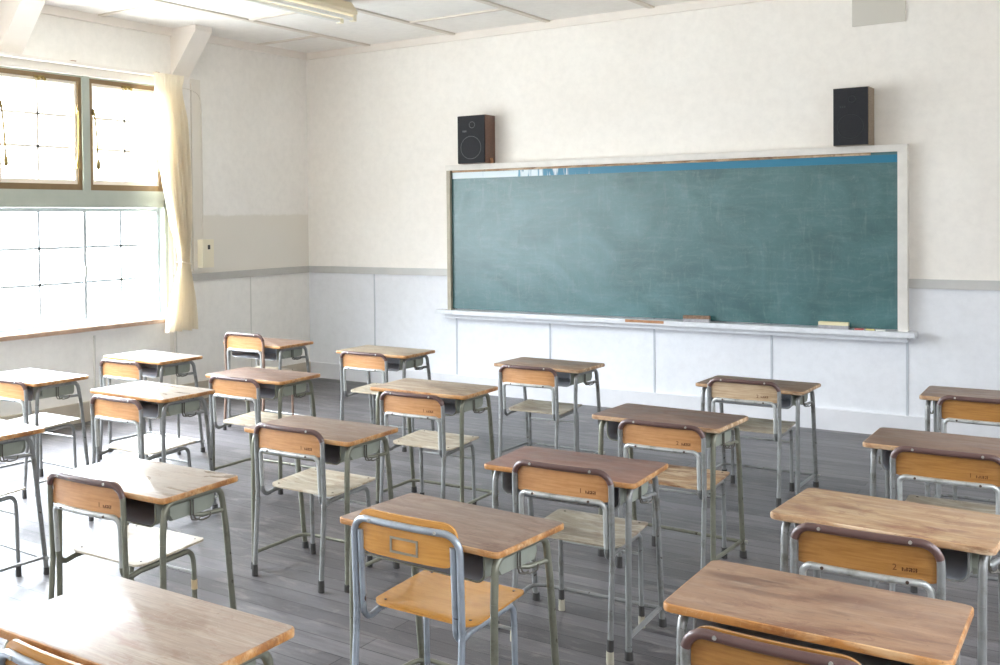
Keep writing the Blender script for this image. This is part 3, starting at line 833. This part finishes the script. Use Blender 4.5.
# id: x, y, rotation, height change
DK = {1: (6.205,-5.913,.012,.020), 2: (6.204,-4.966,-.055,.017), 3: (5.062,-4.731,.044,-.018), 4: (5.046,-3.656,-.045,.005), 5: (5.006,-2.071,-.019,-.052),
 6: (6.195,-3.592,.005,.001), 7: (6.188,-2.182,.02,0), 8: (3.740,-2.216,-.023,-.010), 9: (3.677,-3.534,.025,.006), 10: (2.490,-2.268,0,-.001),
 11: (1.411,-2.302,-.024,0), 12: (2.518,-3.649,.021,-.001), 13: (3.817,-4.746,.012,-.012), 14: (5.065,-5.685,-.06,-.018), 15: (3.895,-5.924,.032,.009),
 16: (5.012,-6.967,.008,.029), 17: (1.334,-3.452,-.027,.008), 18: (2.443,-4.503,-.015,.010), 19: (1.376,-4.501,-.018,.003), 20: (2.551,-5.740,-.032,.012)}
CH = {1: (6.195,-6.245,.01), 2: (6.188,-5.282,.025), 3: (5.106,-4.957,.036), 4: (5.095,-3.905,.020), 5: (5.030,-2.440,.021), 6: (6.215,-3.90,.02), 7: (6.185,-2.50,.0),
 8: (3.770,-2.580,.027), 9: (3.731,-3.850,.034), 10: (2.499,-2.560,.024), 11: (1.385,-2.560,.02), 12: (2.532,-3.932,.011), 13: (3.808,-4.974,.008), 14: (5.055,-5.935,.0),
 15: (3.852,-6.158,.035), 16: (5.005,-7.205,.0), 17: (1.373,-3.788,.034), 18: (2.495,-4.818,.010), 19: (1.430,-4.742,.01), 20: (2.585,-6.02,.02)}
dlab = {
 1: 'big foreground desk with a broad tan-brown board at the lower right',
 2: 'desk with a sanded blotchy tan board, just beyond the big lower-right desk',
 3: 'desk with a red-brown board, left of the sanded blotchy tan desk',
 4: 'desk with a dark brown board and olive legs, directly in front of the red-brown desk',
 5: 'low front-row desk with a mid brown board, below the right end of the blackboard',
 6: 'umber desk cut by the right edge, second from the front wall',
 7: 'small umber desk with a pale stain, at the right edge right against the front wall',
 8: 'front-row desk with a rubbed tan board, below the middle of the blackboard',
 9: 'desk with a bleached patchy board, behind the front-row desk under the board middle',
 10: 'front-row desk with a straw coloured board, near the left end of the blackboard',
 11: 'rose-brown desk in the far left corner of the room beside the tallest chair',
 12: 'mauve-brown desk in the second column, one row nearer than the straw coloured desk',
 13: 'grey-brown desk in the centre left of the photo with an orange chair before it',
 14: 'ash-brown desk behind the bright yellow chair with the metal label holder',
 15: 'glaring pale desk at left centre, just beyond the foreground honey desk',
 16: 'honey coloured foreground desk cut off by the lower left corner of the photo',
 17: 'glaring white-topped desk beside the left wall under the curtain',
 18: 'glaring white-topped desk second from the window wall, left of the mauve-brown desk',
 19: 'glare-whitened desk at the left edge directly under the window sill',
 20: 'desk mostly cut off by the left edge, only its right side visible'}
clab = {
 1: 'foreground chair at the bottom right, only its brown top bar and board showing',
 2: 'amber-backed chair with a stamped 2, tucked under the sanded blotchy tan desk',
 3: 'orange-backed chair with a stamped 1, tucked under the red-brown desk',
 4: 'orange-backed chair with a worn tan seat, under the dark brown desk',
 5: 'chair with a faded grey-tan back and seat, at the low front-row desk on the right',
 6: 'amber-backed chair with a scratched board, at the umber desk by the right edge',
 7: 'amber-backed chair cut by the right edge, nearest the front wall',
 8: 'orange-backed chair with a grey seat, at the front-row desk under the board middle',
 9: 'orange-backed chair with a pale square seat, at the bleached patchy desk',
 10: 'orange-backed chair at the straw coloured front-row desk by the blackboard end',
 11: 'tallest chair with brownish rusty legs, in the far left corner of the room',
 12: 'chair with a pale seat at the mauve-brown desk in the second column',
 13: 'large orange-backed chair with a pale beige seat at the grey-brown desk, centre left',
 14: 'bright yellow plywood chair with silver legs and a metal label holder on its back',
 15: 'orange-backed chair with taped front leg and glaring seat, beyond the honey desk',
 16: 'chair in the lower left corner with only its silver top tube and board showing',
 17: 'chair under the glare-whitened desk beside the left wall below the curtain',
 18: 'orange-backed chair with glaring white seat at the second glare-whitened desk from the wall',
 19: 'chair at the left edge of the photo, tucked under the desk below the window sill',
 20: 'chair cut off by the left edge, only its seat front and front leg showing'}
for i in sorted(DK):
    x, y, r, dz = DK[i]
    o = make_desk(tops[i], M[edge.get(i, 'edge_amber')], M[dtube.get(i, 'tube')])
    o.location = (x, y, 0); o.rotation_euler.z = r; o.scale.z = (DT+dz)/DT
    tag(o, dlab[i], 'desk', 'school desks set out in rows')
spec = {1: dict(ply_m='ply_amber', seat_m='seat_tan', ptop=.690, digit=None), 2: dict(ply_m='ply_amber', seat_m='seat_tan', digit='2'), 3: dict(ply_m='ply_orange', seat_m='seat_grey', digit='1', feet='pale'),
 4: dict(ply_m='ply_orange', seat_m='seat_tan', digit='2'), 5: dict(ply_m='ply_pale', seat_m='seat_grey', digit='2'), 6: dict(ply_m='ply_amber', seat_m='seat_grey', digit='1'),
 7: dict(ply_m='ply_amber', seat_m='seat_tan'), 8: dict(ply_m='ply_orange', seat_m='seat_grey'), 9: dict(ply_m='ply_orange', seat_m='seat_pale', digit='1'),
 10: dict(ply_m='ply_orange', seat_m='seat_pale'), 11: dict(ply_m='ply_orange', seat_m='seat_pale', tube_m='tube_brownish', hs=1.105), 12: dict(ply_m='ply_orange', seat_m='seat_pale'),
 13: dict(ply_m='ply_orange', seat_m='seat_pale', digit='1'), 14: dict(kind='new', ply_m='ply_new', seat_m='ply_new', tube_m='tube_silver', cover=False),
 15: dict(ply_m='ply_orange', seat_m='seat_pale', digit='1', tube_m='tube_olive'), 16: dict(kind='new', ply_m='ply_new', seat_m='ply_new', tube_m='tube_silver', cover=False),
 17: dict(ply_m='ply_orange', seat_m='seat_pale'), 18: dict(ply_m='ply_orange', seat_m='seat_pale'), 19: dict(ply_m='ply_orange', seat_m='seat_pale'), 20: dict(ply_m='ply_orange', seat_m='seat_pale')}
for i in sorted(CH):
    s = dict(kind='old', tube_m='tube', hs={15: 1.045, 13: 1.02, 3: 1.015, 14: 1.02, 2: 1.035, 1: 1.02, 6: 1.015, 7: 1.02}.get(i, 1.0)); s.update(spec[i])
    for k in ('ply_m', 'seat_m', 'tube_m'): s[k] = M[s[k]]
    o = make_chair(**s); x, y, r = CH[i]
    o.location = (x, y, 0); o.rotation_euler.z = r
    tag(o, clab[i], 'chair', 'school chairs tucked under the desks')
    if i == 15:
        obj('tape_band', T([(.166, .381, .262), (.166, .382, .228)], .0118, n=10), M['tape'], o, 40)

# ------------------------------------------------------------------ light
w = bpy.data.worlds.new('daylight'); SC.world = w; w.use_nodes = True
nt = w.node_tree; bg = nt.nodes['Background']
# overcast sky: dim at the horizon, three times brighter overhead, pale ground below
tc = nt.nodes.new('ShaderNodeTexCoord'); sp = nt.nodes.new('ShaderNodeSeparateXYZ'); nt.links.new(tc.outputs['Generated'], sp.inputs[0])
mr = N(nt, 'ShaderNodeMapRange'); mr.inputs['From Min'].default_value = -1; mr.inputs['From Max'].default_value = 1
nt.links.new(sp.outputs['Z'], mr.inputs['Value'])
def g3(v): return (v*.90, v*.965, v*1.06, 1)
rp = ramp(nt, [(.40, (.19,.20,.20,1)), (.49, (.18,.19,.20,1)), (.555, g3(.20)), (.62, g3(.42)), (.72, g3(.86)), (1, g3(1.0))], mr.outputs[0])
nt.links.new(rp.outputs[0], bg.inputs['Color']); bg.inputs['Strength'].default_value = 16.0
for k in range(NW):
    y1 = WY1-PITCH*k; y0 = y1-PITCH
    ld = bpy.data.lights.new('window_portal', 'AREA'); ld.shape = 'RECTANGLE'; ld.size = 2.06; ld.size_y = PITCH; ld.cycles.is_portal = True
    lo = bpy.data.objects.new('window_portal', ld); COL.objects.link(lo)
    lo.location = (-.17, (y0+y1)/2, (WB+WT)/2); lo.rotation_euler = (0, -PI/2, 0)

ld = bpy.data.lights.new('window_portal', 'AREA'); ld.shape = 'RECTANGLE'; ld.size = CZ1-CZ0; ld.size_y = CY1-CY0; ld.cycles.is_portal = True
lo = bpy.data.objects.new('window_portal', ld); COL.objects.link(lo)
lo.location = (RX+.14, (CY0+CY1)/2, (CZ0+CZ1)/2); lo.rotation_euler = (0, PI/2, 0)

# ------------------------------------------------------------------ camera
cd = bpy.data.cameras.new('camera'); cam = bpy.data.objects.new('camera', cd); COL.objects.link(cam)
yaw, pit, rol, f = .6598, .0202, -.0123, 1069.37
cd.sensor_width = 36; cd.sensor_fit = 'HORIZONTAL'; cd.lens = 36*f/1000; cd.shift_x = .18082; cd.shift_y = -.09156
cd.clip_start = .05
Fw = Vector((-math.sin(yaw)*math.cos(pit), math.cos(yaw)*math.cos(pit), -math.sin(pit)))
Rt = Vector((math.cos(yaw), math.sin(yaw), 0)); Up = Rt.cross(Fw)
c, s = math.cos(rol), math.sin(rol); R2 = c*Rt+s*Up; U2 = -s*Rt+c*Up
mt = Matrix((R2, U2, -Fw)).transposed().to_4x4(); mt.translation = (6.8243, -8.6173, 1.6147)
cam.matrix_world = mt
SC.camera = cam
SC.view_settings.view_transform = 'Standard'; SC.view_settings.look = 'None'; SC.view_settings.gamma = 1
SC.view_settings.use_curve_mapping = False; SC.view_settings.exposure = 2.3
SC.cycles.use_denoising = True
SC.cycles.max_bounces = 10; SC.cycles.diffuse_bounces = 7; SC.cycles.glossy_bounces = 4; SC.cycles.transparent_max_bounces = 12
SC.cycles.sample_clamp_indirect = 8
